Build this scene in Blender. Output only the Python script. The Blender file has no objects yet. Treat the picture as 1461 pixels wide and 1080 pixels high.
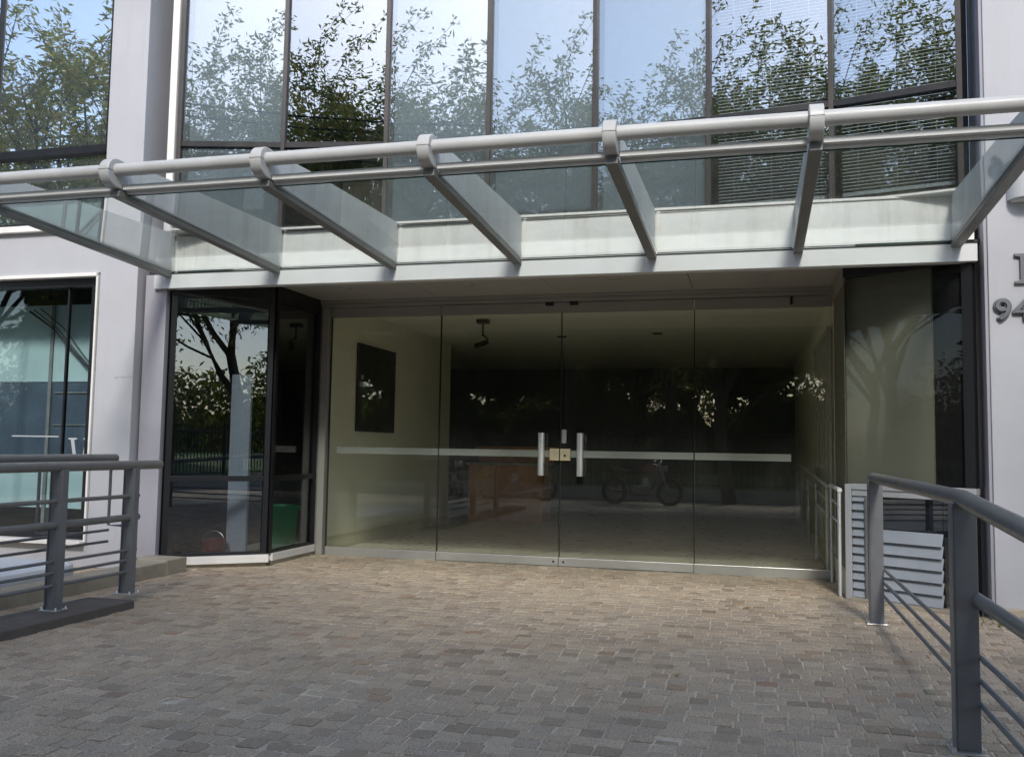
import bpy, bmesh, math, random
import numpy as np
from mathutils import Matrix, Vector
R = math.radians
sc = bpy.context.scene
COL = sc.collection
random.seed(7)

# ------------------------------------------------------------------ materials
class NT:
    def __init__(s, name):
        s.m = bpy.data.materials.new(name); s.m.use_nodes = True
        s.t = s.m.node_tree; s.t.nodes.clear()
        s.out = s.n('ShaderNodeOutputMaterial')
    def n(s, typ, **kw):
        nd = s.t.nodes.new(typ)
        for k, v in kw.items(): setattr(nd, k, v)
        return nd
    def l(s, a, b): s.t.links.new(a, b)
    def co(s): return s.n('ShaderNodeTexCoord').outputs['Object']
    def noise(s, scale, detail=4, rough=.55, vec=None, stretch=None, dist=0):
        nd = s.n('ShaderNodeTexNoise'); nd.inputs['Scale'].default_value = scale
        nd.inputs['Detail'].default_value = detail; nd.inputs['Roughness'].default_value = rough
        nd.inputs['Distortion'].default_value = dist
        v = vec if vec is not None else s.co()
        if stretch:
            mp = s.n('ShaderNodeMapping'); mp.inputs['Scale'].default_value = stretch
            s.l(v, mp.inputs['Vector']); v = mp.outputs['Vector']
        s.l(v, nd.inputs['Vector']); return nd.outputs['Fac']
    def ramp(s, fac, stops):
        nd = s.n('ShaderNodeValToRGB'); e = nd.color_ramp.elements
        while len(e) < len(stops): e.new(.5)
        for el, (p, c) in zip(e, stops):
            el.position = p; el.color = tuple(c) + (1,) if len(c) == 3 else c
        s.l(fac, nd.inputs['Fac']); return nd.outputs['Color']
    def math(s, op, a, b=None, clamp=False):
        nd = s.n('ShaderNodeMath', operation=op, use_clamp=clamp)
        for i, v in enumerate((a, b)):
            if v is None: continue
            if hasattr(v, 'links'): s.l(v, nd.inputs[i])
            else: nd.inputs[i].default_value = v
        return nd.outputs[0]
    def mix(s, fac, a, b, blend='MIX'):
        nd = s.n('ShaderNodeMix', data_type='RGBA', blend_type=blend)
        for sock, v in ((nd.inputs[0], fac), (nd.inputs[6], a), (nd.inputs[7], b)):
            if hasattr(v, 'links'): s.l(v, sock)
            elif isinstance(v, (int, float)): sock.default_value = v
            else: sock.default_value = tuple(v) + (1,)
        return nd.outputs[2]
    def bump(s, h, strength=.3, dist=.01):
        nd = s.n('ShaderNodeBump'); nd.inputs['Strength'].default_value = strength
        nd.inputs['Distance'].default_value = dist; s.l(h, nd.inputs['Height']); return nd.outputs['Normal']
    def prin(s, color, rough=.5, metal=0, normal=None, spec=.5):
        p = s.n('ShaderNodeBsdfPrincipled')
        for k, v in (('Base Color', color), ('Roughness', rough), ('Metallic', metal), ('Specular IOR Level', spec)):
            if hasattr(v, 'links'): s.l(v, p.inputs[k])
            elif k == 'Base Color': p.inputs[k].default_value = tuple(v) + (1,)
            else: p.inputs[k].default_value = v
        if normal is not None: s.l(normal, p.inputs['Normal'])
        return p.outputs[0]
    def done(s, sh): s.l(sh, s.out.inputs['Surface']); return s.m

def paint(name, c, rough=.45, var=.12, metal=0, scale=3, dirt=None, dirt_amt=.5, streak=False, bump=0, bscale=60, spec=.5):
    t = NT(name)
    f = t.noise(scale, 5)
    lo = [x*(1-var) for x in c]; hi = [min(1, x*(1+var)) for x in c]
    col = t.ramp(f, [(.3, lo), (.7, hi)])
    if dirt:
        g = t.noise(2.2, 6, .65, stretch=(3.5, 3.5, .35) if streak else (1, 1, 1), dist=.4)
        fac = t.math('MULTIPLY', t.ramp(g, [(.5, (0, 0, 0)), (.78, (1, 1, 1))]), dirt_amt)
        col = t.mix(fac, col, dirt)
    nrm = None
    if bump: nrm = t.bump(t.noise(bscale, 3), bump, .004)
    rr = t.math('ADD', t.math('MULTIPLY', t.noise(scale*2.3, 3), .25), rough-.12, True)
    return t.done(t.prin(col, rr, metal, nrm, spec))

def glass(name, tint, f0=.045, gl=(1, 1, 1), wav=.0, wscale=1.3, haze=0, hazecol=(.5, .52, .5), rough=0., power=5, dirt=0):
    """thin pane: tinted see-through with a mirror layer rising at grazing angles"""
    t = NT(name)
    lw = t.n('ShaderNodeLayerWeight'); lw.inputs['Blend'].default_value = .5
    p = t.math('POWER', lw.outputs['Facing'], power)
    F = t.math('ADD', t.math('MULTIPLY', p, 1-f0), f0, True)
    tr = t.n('ShaderNodeBsdfTransparent'); tr.inputs['Color'].default_value = tuple(tint)+(1,)
    go = t.n('ShaderNodeBsdfGlossy'); go.inputs['Color'].default_value = tuple(gl)+(1,); go.inputs['Roughness'].default_value = rough
    if wav:
        h = t.noise(wscale, 2, .4)
        t.l(t.bump(h, wav, .02), go.inputs['Normal'])
    mx = t.n('ShaderNodeMixShader'); t.l(F, mx.inputs[0]); t.l(tr.outputs[0], mx.inputs[1]); t.l(go.outputs[0], mx.inputs[2])
    sh = mx.outputs[0]
    if haze or dirt:
        d = t.n('ShaderNodeBsdfDiffuse'); d.inputs['Color'].default_value = tuple(hazecol)+(1,)
        m2 = t.n('ShaderNodeMixShader')
        if dirt:
            g = t.noise(3.0, 7, .7, dist=.6)
            fac = t.math('ADD', t.math('MULTIPLY', t.ramp(g, [(.42, (0, 0, 0)), (.8, (1, 1, 1))]), dirt), haze, True)
            t.l(fac, m2.inputs[0])
        else: m2.inputs[0].default_value = haze
        t.l(sh, m2.inputs[1]); t.l(d.outputs[0], m2.inputs[2]); sh = m2.outputs[0]
    return t.done(sh)

M = {}
M['white_wall'] = paint('white render', (.455, .458, .482), .8, .06, scale=1.1, dirt=(.42, .415, .42), dirt_amt=.42, streak=True, bump=.25, bscale=45, spec=.2)
M['grey_band'] = paint('grey shade and scuff render', (.36, .35, .39), .7, .06, scale=2, spec=.2)  # shade of the wall return put into a darker grey; also colours the scuff
M['white_trim'] = paint('white trim paint', (.80, .78, .74), .45, .05, dirt=(.5, .45, .38), dirt_amt=.3, streak=True)
M['fascia'] = paint('light grey fascia metal', (.65, .66, .66), .38, .05, scale=1.5, dirt=(.42, .42, .41), dirt_amt=.25)
M['parapet'] = paint('off white parapet panel', (.78, .78, .75), .5, .05, scale=1.7, dirt=(.42, .39, .30), dirt_amt=.6, streak=True)
M['tube'] = paint('pale grey tube paint', (.49, .49, .48), .42, .07, scale=2.5, dirt=(.33, .32, .30), dirt_amt=.4)
M['fin'] = paint('grey fin paint', (.60, .62, .61), .5, .07, scale=2, dirt=(.30, .31, .30), dirt_amt=.45, streak=True)
M['bar'] = paint('dark grey canopy bar', (.185, .187, .18), .45, .1)
M['soffit'] = paint('grey soffit panel', (.37, .365, .345), .42, .06, scale=1.2)
M['header'] = paint('brownish grey header metal', (.30, .285, .26), .4, .06, scale=2)
M['alu'] = paint('satin aluminium', (.62, .62, .60), .34, .06, .75, scale=5, dirt=(.45, .45, .43), dirt_amt=.3)
M['steel'] = paint('brushed steel', (.78, .77, .75), .36, .02, .9, scale=2)
M['brass'] = paint('pale brass plate', (.62, .54, .36), .38, .08, .6, scale=12)
M['black'] = paint('black frame', (.012, .012, .014), .35, .2)
M['rubber'] = paint('black rubber', (.012, .012, .012), .7, .2)
M['brown_frame'] = paint('dark bronze mullion', (.034, .029, .026), .4, .25, scale=6, dirt=(.10, .08, .065), dirt_amt=.4)
M['rail'] = paint('dark grey railing paint', (.165, .167, .172), .42, .12, scale=6, dirt=(.2, .19, .18), dirt_amt=.3)
M['rail_tube'] = paint('grey handrail paint', (.17, .166, .16), .36, .1, scale=5, dirt=(.26, .25, .23), dirt_amt=.35)
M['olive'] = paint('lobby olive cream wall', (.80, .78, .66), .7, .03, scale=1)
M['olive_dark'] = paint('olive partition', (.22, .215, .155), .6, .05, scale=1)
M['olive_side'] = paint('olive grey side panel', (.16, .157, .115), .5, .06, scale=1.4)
M['skirt'] = paint('cream skirting', (.62, .58, .42), .5, .05)
M['ceil'] = paint('lobby ceiling', (.86, .86, .77), .75, .03)
M['lobby_floor'] = paint('grey lobby floor tiles', (.55, .53, .45), .3, .12, scale=2.5)
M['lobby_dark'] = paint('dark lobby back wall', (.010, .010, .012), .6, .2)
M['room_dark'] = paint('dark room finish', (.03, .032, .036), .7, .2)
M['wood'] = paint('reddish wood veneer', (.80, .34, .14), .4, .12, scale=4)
M['wood_lit'] = paint('lit wood veneer', (.92, .46, .20), .4, .1, scale=4)  # brighter copy of the desk wood, with the light painted into the colour
M['canvas'] = paint('dark picture panel', (.022, .020, .019), .5, .5, scale=7)
M['bin_green'] = paint('green plastic', (.010, .30, .11), .4, .08)
M['bucket_red'] = paint('red plastic', (.17, .025, .022), .4, .08)
M['rib'] = paint('grey vertical louvre', (.42, .42, .38), .6, .1)
M['louvre'] = paint('grey blue louvre metal', (.29, .315, .35), .4, .07, scale=3, dirt=(.22, .23, .25), dirt_amt=.4)
M['louvre_frame'] = paint('light grey louvre frame', (.40, .41, .43), .4, .06)
M['pale_panel'] = paint('pale blue grey panel', (.50, .56, .62), .6, .05)
M['teal'] = paint('teal sky reflection', (.42, .55, .54), .6, .12, scale=1.6)
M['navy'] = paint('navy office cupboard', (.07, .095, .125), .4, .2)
M['kerb'] = paint('brown concrete kerb', (.115, .098, .085), .85, .15, scale=6, bump=.5, bscale=80)
M['sandstone'] = paint('sandy stone', (.34, .30, .23), .85, .15, scale=4, bump=.5, bscale=50, dirt=(.15, .13, .11), dirt_amt=.5)
M['ledge'] = paint('white ledge paint', (.72, .73, .75), .45, .04)
M['plinth'] = paint('grey stone plinth', (.20, .205, .20), .8, .12, scale=6, bump=.4)
M['letter'] = paint('grey metal letter', (.17, .175, .19), .4, .08, .3)
M['lamp_body'] = paint('light grey lamp metal', (.50, .50, .50), .45, .05)
M['lamp_glass'] = paint('frosted lamp glass', (.6, .6, .58), .3, .04)
M['decal'] = paint('white vinyl lettering', (.42, .44, .46), .5, .03)
M['shade'] = paint('pale roller shade', (.62, .68, .72), .8, .03)
M['slat'] = paint('white blind slat', (.78, .80, .80), .45, .03)
M['bark'] = paint('grey brown bark', (.075, .062, .05), .9, .3, scale=9, bump=.8, bscale=30)
M['grass'] = paint('park lawn', (.12, .18, .05), .9, .35, scale=5)
M['street'] = paint('grey pavement slabs', (.21, .205, .195), .8, .14, scale=2.2, bump=.2)
M['fence'] = paint('black fence iron', (.015, .015, .016), .5, .2)
M['fence_base'] = paint('pale concrete fence base', (.40, .39, .36), .8, .12, scale=3)
M['moto_red'] = paint('dark red fuel tank', (.16, .012, .012), .2, .1)
M['moto_black'] = paint('black motorcycle plastic', (.014, .014, .015), .3, .2)
M['chrome'] = paint('worn chrome', (.38, .38, .38), .34, .1, 1)
M['cable'] = paint('black cable', (.01, .01, .01), .6, .1)
M['conc_pole'] = paint('concrete pole', (.32, .31, .29), .8, .1)
M['tan_stone'] = paint('tan coping stone', (.46, .38, .28), .8, .1)
M['edge'] = paint('dark glass edge', (.012, .02, .018), .2, .1)
M['green_pane_edge'] = paint('greenish glass edge', (.05, .09, .08), .2, .1)
M['bed'] = paint('sandy joint mortar', (.60, .52, .40), .95, .2, scale=9, bump=.6, bscale=150, dirt=(.17, .145, .115), dirt_amt=.85)

M['g_door'] = glass('clear door glass', (.972, .977, .945), .056, wav=.02, wscale=.9, haze=.012, hazecol=(.5, .51, .46), dirt=.014)
M['g_bay'] = glass('dark tinted glass', (.76, .78, .80), .10, wav=.015, wscale=1.1)
M['g_side'] = glass('lightly tinted side glass', (.86, .87, .87), .012, wav=.015, wscale=1.1, haze=.012)
M['g_curtain'] = glass('mirror coated glass', (.80, .84, .86), .26, gl=(.80, .86, .92), wav=.03, wscale=.8, power=4)
M['g_hazy'] = glass('hazy mirror coated glass', (.80, .84, .86), .27, gl=(.80, .86, .93), wav=.03, wscale=.8, power=4, haze=.085, hazecol=(.42, .49, .52), dirt=.05)  # even pale haze added to lift the dark reflections, plus random dirt
M['g_blind'] = glass('lightly coated glass', (.92, .95, .96), .24, gl=(.82, .885, .96), wav=.03, wscale=.8, power=4)
M['g_mirror'] = glass('hazy mirror glass', (.80, .84, .86), .62, gl=(.96, .98, 1.0), wav=.03, wscale=.8, power=4, haze=.05, hazecol=(.42, .50, .54), dirt=.04)  # carries the same added pale haze, plus random dirt
M['g_office'] = glass('office window glass', (.90, .94, .95), .05, wav=.02, wscale=1.)
M['g_canopy'] = glass('dusty canopy glass', (.955, .98, .968), .035, haze=.03, hazecol=(.62, .66, .65), dirt=.05)
M['g_strip'] = glass('pale see-through strip', (.6, .62, .58), .03, haze=.30, hazecol=(.56, .60, .55))

def leaf_mat(name, stops):
    t = NT(name)
    g = t.n('ShaderNodeNewGeometry')
    col = t.ramp(g.outputs['Random Per Island'], stops)
    p = t.prin(col, .5, 0)
    tr = t.n('ShaderNodeBsdfTranslucent'); t.l(t.mix(.5, col, (.35, .40, .05)), tr.inputs['Color'])
    mx = t.n('ShaderNodeMixShader'); mx.inputs[0].default_value = .35
    t.l(p, mx.inputs[1]); t.l(tr.outputs[0], mx.inputs[2])
    return t.done(mx.outputs[0])
M['leaf_a'] = leaf_mat('autumn green leaves', [(0, (.11, .14, .06)), (.4, (.20, .20, .07)), (.75, (.31, .26, .075)), (.95, (.29, .19, .05)), (1, (.27, .12, .04))])
M['leaf_b'] = leaf_mat('yellowing leaves', [(0, (.10, .13, .05)), (.45, (.19, .20, .07)), (.8, (.31, .27, .08)), (1, (.33, .19, .06))])
M['leaf_d'] = leaf_mat('dark park leaves', [(0, (.03, .052, .02)), (.6, (.055, .085, .028)), (1, (.11, .125, .035))])
M['leaf_s'] = leaf_mat('evergreen leaves', [(0, (.035, .06, .02)), (.6, (.06, .09, .028)), (1, (.11, .12, .035))])
M['leaf_litter'] = leaf_mat('fallen leaves', [(0, (.30, .12, .03)), (1, (.36, .22, .06))])
M['weed'] = leaf_mat('green weeds', [(0, (.06, .13, .02)), (1, (.16, .22, .04))])

def sett_mat():
    t = NT('worn porphyry setts')
    g = t.n('ShaderNodeNewGeometry'); rnd = g.outputs['Random Per Island']
    base = t.ramp(rnd, [(0, (.26, .206, .150)), (.25, (.415, .330, .242)), (.5, (.355, .293, .228)), (.75, (.435, .345, .250)), (.92, (.47, .385, .288)), (.985, (.35, .250, .168)), (.995, (.36, .235, .152)), (1, (.205, .160, .120))])
    sp = t.noise(120, 5, .8); speck = t.ramp(sp, [(.36, (.42, .42, .42)), (.5, (1, 1, 1)), (.66, (1.75, 1.72, 1.62))])
    col = t.mix(1., base, speck, 'MULTIPLY')
    # trodden sandy dust in broad irregular patches
    d1 = t.noise(.75, 6, .62, dist=.5); d2 = t.noise(14, 5, .6)
    df = t.math('MULTIPLY', t.ramp(d1, [(.36, (0, 0, 0)), (.66, (1, 1, 1))]), t.ramp(d2, [(.3, (.25, .25, .25)), (.75, (.9, .9, .9))]))
    col = t.mix(t.math('MULTIPLY', df, .55), col, (.50, .42, .305))
    st = t.noise(1.7, 6, .7, dist=1.2)
    col = t.mix(t.math('MULTIPLY', t.ramp(st, [(.60, (0, 0, 0)), (.74, (1, 1, 1))]), .45), col, (.085, .075, .068))
    h = t.noise(70, 5, .65)
    return t.done(t.prin(col, .72, 0, t.bump(h, .6, .006), .35))
M['sett'] = sett_mat()

# ------------------------------------------------------------------ mesh helper
class MB:
    def __init__(s): s.v = []; s.f = []; s.mi = []
    def add(s, vs, fs, mi=0):
        o = len(s.v); s.v += [tuple(v) for v in vs]
        s.f += [tuple(i+o for i in f) for f in fs]; s.mi += ([mi]*len(fs) if isinstance(mi, int) else list(mi)); return s
    def hexa(s, p, mi=0):   # p: 4 bottom, 4 top
        return s.add(p, [(3, 2, 1, 0), (4, 5, 6, 7), (0, 1, 5, 4), (1, 2, 6, 5), (2, 3, 7, 6), (3, 0, 4, 7)], mi)
    def box(s, x0, x1, y0, y1, z0, z1, mi=0):
        return s.hexa([(x0, y0, z0), (x1, y0, z0), (x1, y1, z0), (x0, y1, z0), (x0, y0, z1), (x1, y0, z1), (x1, y1, z1), (x0, y1, z1)], mi)
    def slab(s, a, b, z0, z1, t, off=0, mi=0):  # upright slab along plan line a>b; off>0 towards the street side
        a = Vector(a); b = Vector(b); d = (b-a).normalized(); n = Vector((d.y, -d.x))
        o = n*off; h = n*t/2
        q = [a+o+h, b+o+h, b+o-h, a+o-h]
        return s.hexa([(p.x, p.y, z0) for p in q]+[(p.x, p.y, z1) for p in q], mi)
    def pane(s, a, b, z0, z1, t=.01, off=0): return s.slab(a, b, z0, z1, t, off, [1, 1, 0, 1, 0, 1])
    def beam(s, p, q, w, h, up=(0, 0, 1)):
        p = Vector(p); q = Vector(q); d = (q-p).normalized(); u = Vector(up)
        sd = d.cross(u).normalized(); u = sd.cross(d).normalized()
        def ring(c): return [c-sd*w/2-u*h/2, c+sd*w/2-u*h/2, c+sd*w/2+u*h/2, c-sd*w/2+u*h/2]
        return s.add(ring(p)+ring(q), [(0, 1, 2, 3), (7, 6, 5, 4), (0, 4, 5, 1), (1, 5, 6, 2), (2, 6, 7, 3), (3, 7, 4, 0)])
    def tube(s, pts, r, n=12, cap=True):
        pts = [Vector(p) for p in pts]; rs = r if isinstance(r, (list, tuple)) else [r]*len(pts)
        vs = []; fs = []
        for i, p in enumerate(pts):
            d = (pts[min(i+1, len(pts)-1)]-pts[max(i-1, 0)]).normalized()
            u = Vector((0, 0, 1)) if abs(d.z) < .9 else Vector((1, 0, 0))
            a = d.cross(u).normalized(); b = a.cross(d)
            for k in range(n):
                t = 2*math.pi*k/n; vs.append(p+(a*math.cos(t)+b*math.sin(t))*rs[i])
        for i in range(len(pts)-1):
            for k in range(n): fs.append((i*n+k, i*n+(k+1) % n, (i+1)*n+(k+1) % n, (i+1)*n+k))
        if cap: fs.append(tuple(range(n))[::-1]); fs.append(tuple((len(pts)-1)*n+k for k in range(n)))
        return s.add(vs, fs)
    def prism(s, poly, vec):   # polygon of 3D points extruded along vec
        n = len(poly); v = Vector(vec); vs = [Vector(p) for p in poly]
        fs = [tuple(range(n)), tuple(range(2*n-1, n-1, -1))]+[(i, i+n, (i+1) % n+n, (i+1) % n) for i in range(n)]
        return s.add(vs+[p+v for p in vs], fs)
    def lathe(s, prof, c, axis='z', n=32):
        c = Vector(c); vs = []; fs = []
        for r, h in prof:
            for k in range(n):
                t = 2*math.pi*k/n; a, b = r*math.cos(t), r*math.sin(t)
                vs.append(c+(Vector((a, b, h)) if axis == 'z' else Vector((a, h, b)) if axis == 'y' else Vector((h, a, b))))
        for i in range(len(prof)-1):
            for k in range(n): fs.append((i*n+k, i*n+(k+1) % n, (i+1)*n+(k+1) % n, (i+1)*n+k))
        return s.add(vs, fs)
    def torus(s, c, Rr, r, axis='y', n=28, m=8):
        return s.lathe([(Rr+r*math.cos(2*math.pi*j/m), r*math.sin(2*math.pi*j/m)) for j in range(m+1)], c, axis, n)
    def build(s, name, mats, parent=None, bevel=0, smooth=False, fix=True):
        me = bpy.data.meshes.new(name); me.from_pydata(s.v, [], s.f)
        for m in (mats if isinstance(mats, (list, tuple)) else [mats]): me.materials.append(m)
        if any(s.mi): me.polygons.foreach_set('material_index', s.mi)
        if fix:
            bm = bmesh.new(); bm.from_mesh(me); bmesh.ops.recalc_face_normals(bm, faces=bm.faces); bm.to_mesh(me); bm.free()
        if smooth:
            me.polygons.foreach_set('use_smooth', [True]*len(me.polygons)); me.set_sharp_from_angle(angle=R(40))
        o = bpy.data.objects.new(name, me); COL.objects.link(o)
        if bevel:
            b = o.modifiers.new('soft edges', 'BEVEL'); b.width = bevel; b.segments = 2; b.limit_method = 'ANGLE'; b.angle_limit = R(40)
        if parent is not None: setp(o, parent)
        return o

def wm(o):
    m = o.matrix_basis.copy()
    return (wm(o.parent) @ o.matrix_parent_inverse @ m) if o.parent else m
def setp(o, p): o.parent = p; o.matrix_parent_inverse = wm(p).inverted()
def tag(o, label, cat, group=None, kind=None):
    if label: o['label'] = label
    if cat: o['category'] = cat
    if group: o['group'] = group
    if kind: o['kind'] = kind
    return o
def thing(name, label, cat, loc=(0, 0, 0), group=None):
    o = bpy.data.objects.new(name, None); COL.objects.link(o); o.location = loc; o.empty_display_size = .2
    return tag(o, label, cat, group)
def struct(name, mb, mat, **k): return tag(mb.build(name, mat, **k), None, None, kind='structure')
def children(o): return [c for c in bpy.data.objects if c.parent == o]
def copy_tree(o, parent=None):
    c = o.copy(); COL.objects.link(c)
    if parent is not None: c.parent = parent
    for ch in children(o): copy_tree(ch, c)
    return c

# ------------------------------------------------------------------ camera, light, sky
cam = bpy.data.cameras.new('camera'); co = bpy.data.objects.new('camera', cam); COL.objects.link(co)
yaw, pit, rol, fpx = .261480436, .0759770008, .0161006897, 1296.378
fw = Vector((-math.sin(yaw)*math.cos(pit), math.cos(yaw)*math.cos(pit), math.sin(pit)))
r0 = Vector((math.cos(yaw), math.sin(yaw), 0)); u0 = r0.cross(fw)
rr = r0*math.cos(rol)+u0*math.sin(rol); uu = u0*math.cos(rol)-r0*math.sin(rol)
mw = Matrix(((rr.x, uu.x, -fw.x, 0), (rr.y, uu.y, -fw.y, 0), (rr.z, uu.z, -fw.z, 1.271), (0, 0, 0, 1)))
co.matrix_world = mw
cam.sensor_width = 36; cam.sensor_fit = 'HORIZONTAL'; cam.lens = fpx/1461*36; cam.clip_end = 2000; cam.clip_start = .05
sc.camera = co
AZ, EL = R(11), R(40)      # sun to the right behind the camera
sdir = Vector((math.sin(AZ)*math.cos(EL), -math.cos(AZ)*math.cos(EL), math.sin(EL)))
sl = bpy.data.lights.new('sun', 'SUN'); sl.energy = 2.3; sl.angle = R(9); sl.color = (1, .97, .92)
so = bpy.data.objects.new('sun', sl); COL.objects.link(so); so.rotation_euler = sdir.to_track_quat('Z', 'Y').to_euler(); so.location = (6, -14, 16)
w = bpy.data.worlds.new('World'); sc.world = w; w.use_nodes = True
wt = w.node_tree; wt.nodes.clear()
sky = wt.nodes.new('ShaderNodeTexSky'); sky.sky_type = 'NISHITA'; sky.sun_disc = False
sky.sun_elevation = EL; sky.sun_rotation = math.atan2(sdir.x, sdir.y)
sky.air_density = 1.0; sky.dust_density = 1.4; sky.ozone_density = 1.0
bg = wt.nodes.new('ShaderNodeBackground'); bg.inputs['Strength'].default_value = .21
wo = wt.nodes.new('ShaderNodeOutputWorld'); wt.links.new(sky.outputs[0], bg.inputs[0]); wt.links.new(bg.outputs[0], wo.inputs[0])
sc.view_settings.view_transform = 'Standard'; sc.view_settings.look = 'None'; sc.view_settings.exposure = .46; sc.view_settings.gamma = 1
sc.render.engine = 'CYCLES'
cy = sc.cycles; cy.max_bounces = 12; cy.transparent_max_bounces = 40; cy.glossy_bounces = 6; cy.diffuse_bounces = 5; cy.transmission_bounces = 6
cy.sample_clamp_indirect = 6; cy.use_denoising = True
cy.caustics_reflective = False; cy.caustics_refractive = False

# ------------------------------------------------------------------ key measures
VD, ZH = 9.78, 2.77            # door plane, glass head
VF = 7.93                      # fascia plane
XL, XR = -4.99, .79            # lobby side walls
FX0, FS = -5.7586, 1.22368     # canopy beams
PL = [(-5.77, 8.02), (-4.98, 8.69)]; PR = [(.79, 8.60), (1.72, 8.0)]

# ------------------------------------------------------------------ ground
g = MB(); g.add([(-250, -300, -.045), (250, -300, -.045), (250, 60, -.045), (-250, 60, -.045)], [(0, 1, 2, 3)])
struct('ground', g, M['street'], fix=False)
g = MB(); g.add([(-16, -2.9, -.0048), (7, -2.9, -.0048), (7, 9.74, -.0048), (-16, 9.74, -.0048)], [(0, 1, 2, 3)])
struct('paving_joints', g, M['bed'], fix=False)
def setts():
    rng = np.random.default_rng(3); vs = []; fs = []; o = 0
    px, py = .115, .1155; j = 0; y = 1.2
    while y < 9.70:
        ph = (.5 if j % 2 else 0)*px + rng.normal(0, .012)
        x = (-9.4 if y > 4 else -4.0)+ph; xe = 4.2
        while x < xe:
            wv = .006*math.sin(x*.8+y*.35)+.0015*math.sin(x*3.7+j)
            w2 = px*rng.uniform(.93, 1.07)
            if not (y > 8.55 and (x < -5.0 or x > .75)) and not (y > 7.95 and (x < -5.55 or x > 1.6)):
                gx = rng.uniform(.0024, .0056); gy = rng.uniform(.0022, .0052)
                x0, x1 = x+gx, x+w2-gx; y0, y1 = y+wv+gy, y+wv+py-gy; c = rng.uniform(.004, .009)
                oc = [(x0+c, y0), (x1-c, y0), (x1, y0+c), (x1, y1-c), (x1-c, y1), (x0+c, y1), (x0, y1-c), (x0, y0+c)]
                jt = rng.normal(0, .0016, (8, 2)); zt = rng.normal(0, .0016); tx, ty = rng.normal(0, .018, 2)
                cx, cy_ = (x0+x1)/2, (y0+y1)/2
                top = []; mid = []; low = []
                for (a, b), e in zip(oc, jt):
                    a += e[0]; b += e[1]; z = zt+(a-cx)*tx+(b-cy_)*ty
                    low.append((a, b, -.018)); mid.append((a, b, z-.003)); top.append((cx+(a-cx)*.92, cy_+(b-cy_)*.92, z))
                vs += low+mid+top
                for k in range(8):
                    k2 = (k+1) % 8
                    fs.append((o+k, o+k2, o+8+k2, o+8+k)); fs.append((o+8+k, o+8+k2, o+16+k2, o+16+k))
                fs.append(tuple(o+16+k for k in range(8))); o += 24
            x += w2
        y += py; j += 1
    m = MB(); m.v = vs; m.f = fs; m.mi = [0]*len(fs); return m
struct('paving', setts(), M['sett'], fix=False)
g = MB(); g.prism([(-60, -4.72, -.2), (-60, -4.72, .02), (-60, -13, .45), (-60, -70, .5), (-60, -70, -.2)], (120, 0, 0)); struct('park_lawn', g, M['grass'])

# ------------------------------------------------------------------ walls and pillars
g = MB(); g.box(-6.53, -6.08, 7.87, 8.30, 0, 10)
pil = tag(g.build('pillar', M['white_wall'], bevel=.006), 'white rendered pillar between the office window and the dark angled glazing', 'pillar')
g = MB(); xs_ = [-6.30+.021*k for k in range(11)]; rs = random.Random(4)
hi = [1.925+.004*rs.uniform(-1, 1)+.006*rs.random() for _ in xs_]; lo_ = [h-.004-.016*rs.random() for h in hi]
g.prism([(x, 7.8692, h) for x, h in zip(xs_, hi)]+[(x, 7.8692, h) for x, h in list(zip(xs_, lo_))[::-1]], (0, -.0008, 0)); g.build('scuff_mark', M['grey_band'], pil)
wl = thing('rendered_wall', 'white rendered wall around the wide office window at the far left', 'wall', (-9, 7.95, 0))
g = MB(); g.box(-16, -6.535, 7.88, 8.10, 3.01, 3.46); g.box(-16, -6.535, 7.88, 8.15, -.3, .22); g.build('wall_face', M['white_wall'], wl, .004)
g = MB(); g.box(-16, -6.535, 7.82, 7.95, 3.463, 3.53); g.build('upper_sill', M['white_trim'], wl, .006)
g = MB(); g.box(-16, -6.56, 7.85, 8.02, 2.97, 3.007); g.box(-6.562, -6.540, 7.85, 8.02, .25, 2.967); g.build('white_reveal', M['white_trim'], wl, .003)
g = MB(); g.box(-16, -6.56, 7.80, 8.04, .222, .262); g.build('lower_sill', M['white_trim'], wl, .004)
# office window (lower left)
ow = thing('office_window', 'wide dark framed office window with teal reflection boards inside, left of the white pillar', 'window', (-9, 8.0, .26))
g = MB()
g.box(-6.67, -6.58, 7.93, 8.03, .265, 2.965)
for a in (-6.985, -7.95, -9.2, -10.6, -12): g.box(a-.011, a+.011, 7.965, 8.005, .331, 2.879)
g.box(-16, -6.58, 7.935, 8.025, 2.88, 2.964); g.box(-16, -6.58, 7.935, 8.025, .266, .33); g.build('frame', M['black'], ow, .003)
for a, b in ((-7.939, -6.996), (-6.974, -6.67), (-9.189, -7.961), (-10.589, -9.211), (-11.989, -10.611)):
    g = MB(); g.pane((a, 7.985), (b, 7.985), .33, 2.88, .008); g.build('pane', [M['g_office'], M['edge']], ow)
def text_mesh(s, size, depth):
    cu = bpy.data.curves.new('t', 'FONT'); cu.body = s; cu.size = size; cu.extrude = depth
    ob = bpy.data.objects.new('t', cu); me = bpy.data.meshes.new_from_object(ob); bpy.data.objects.remove(ob); return me
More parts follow.
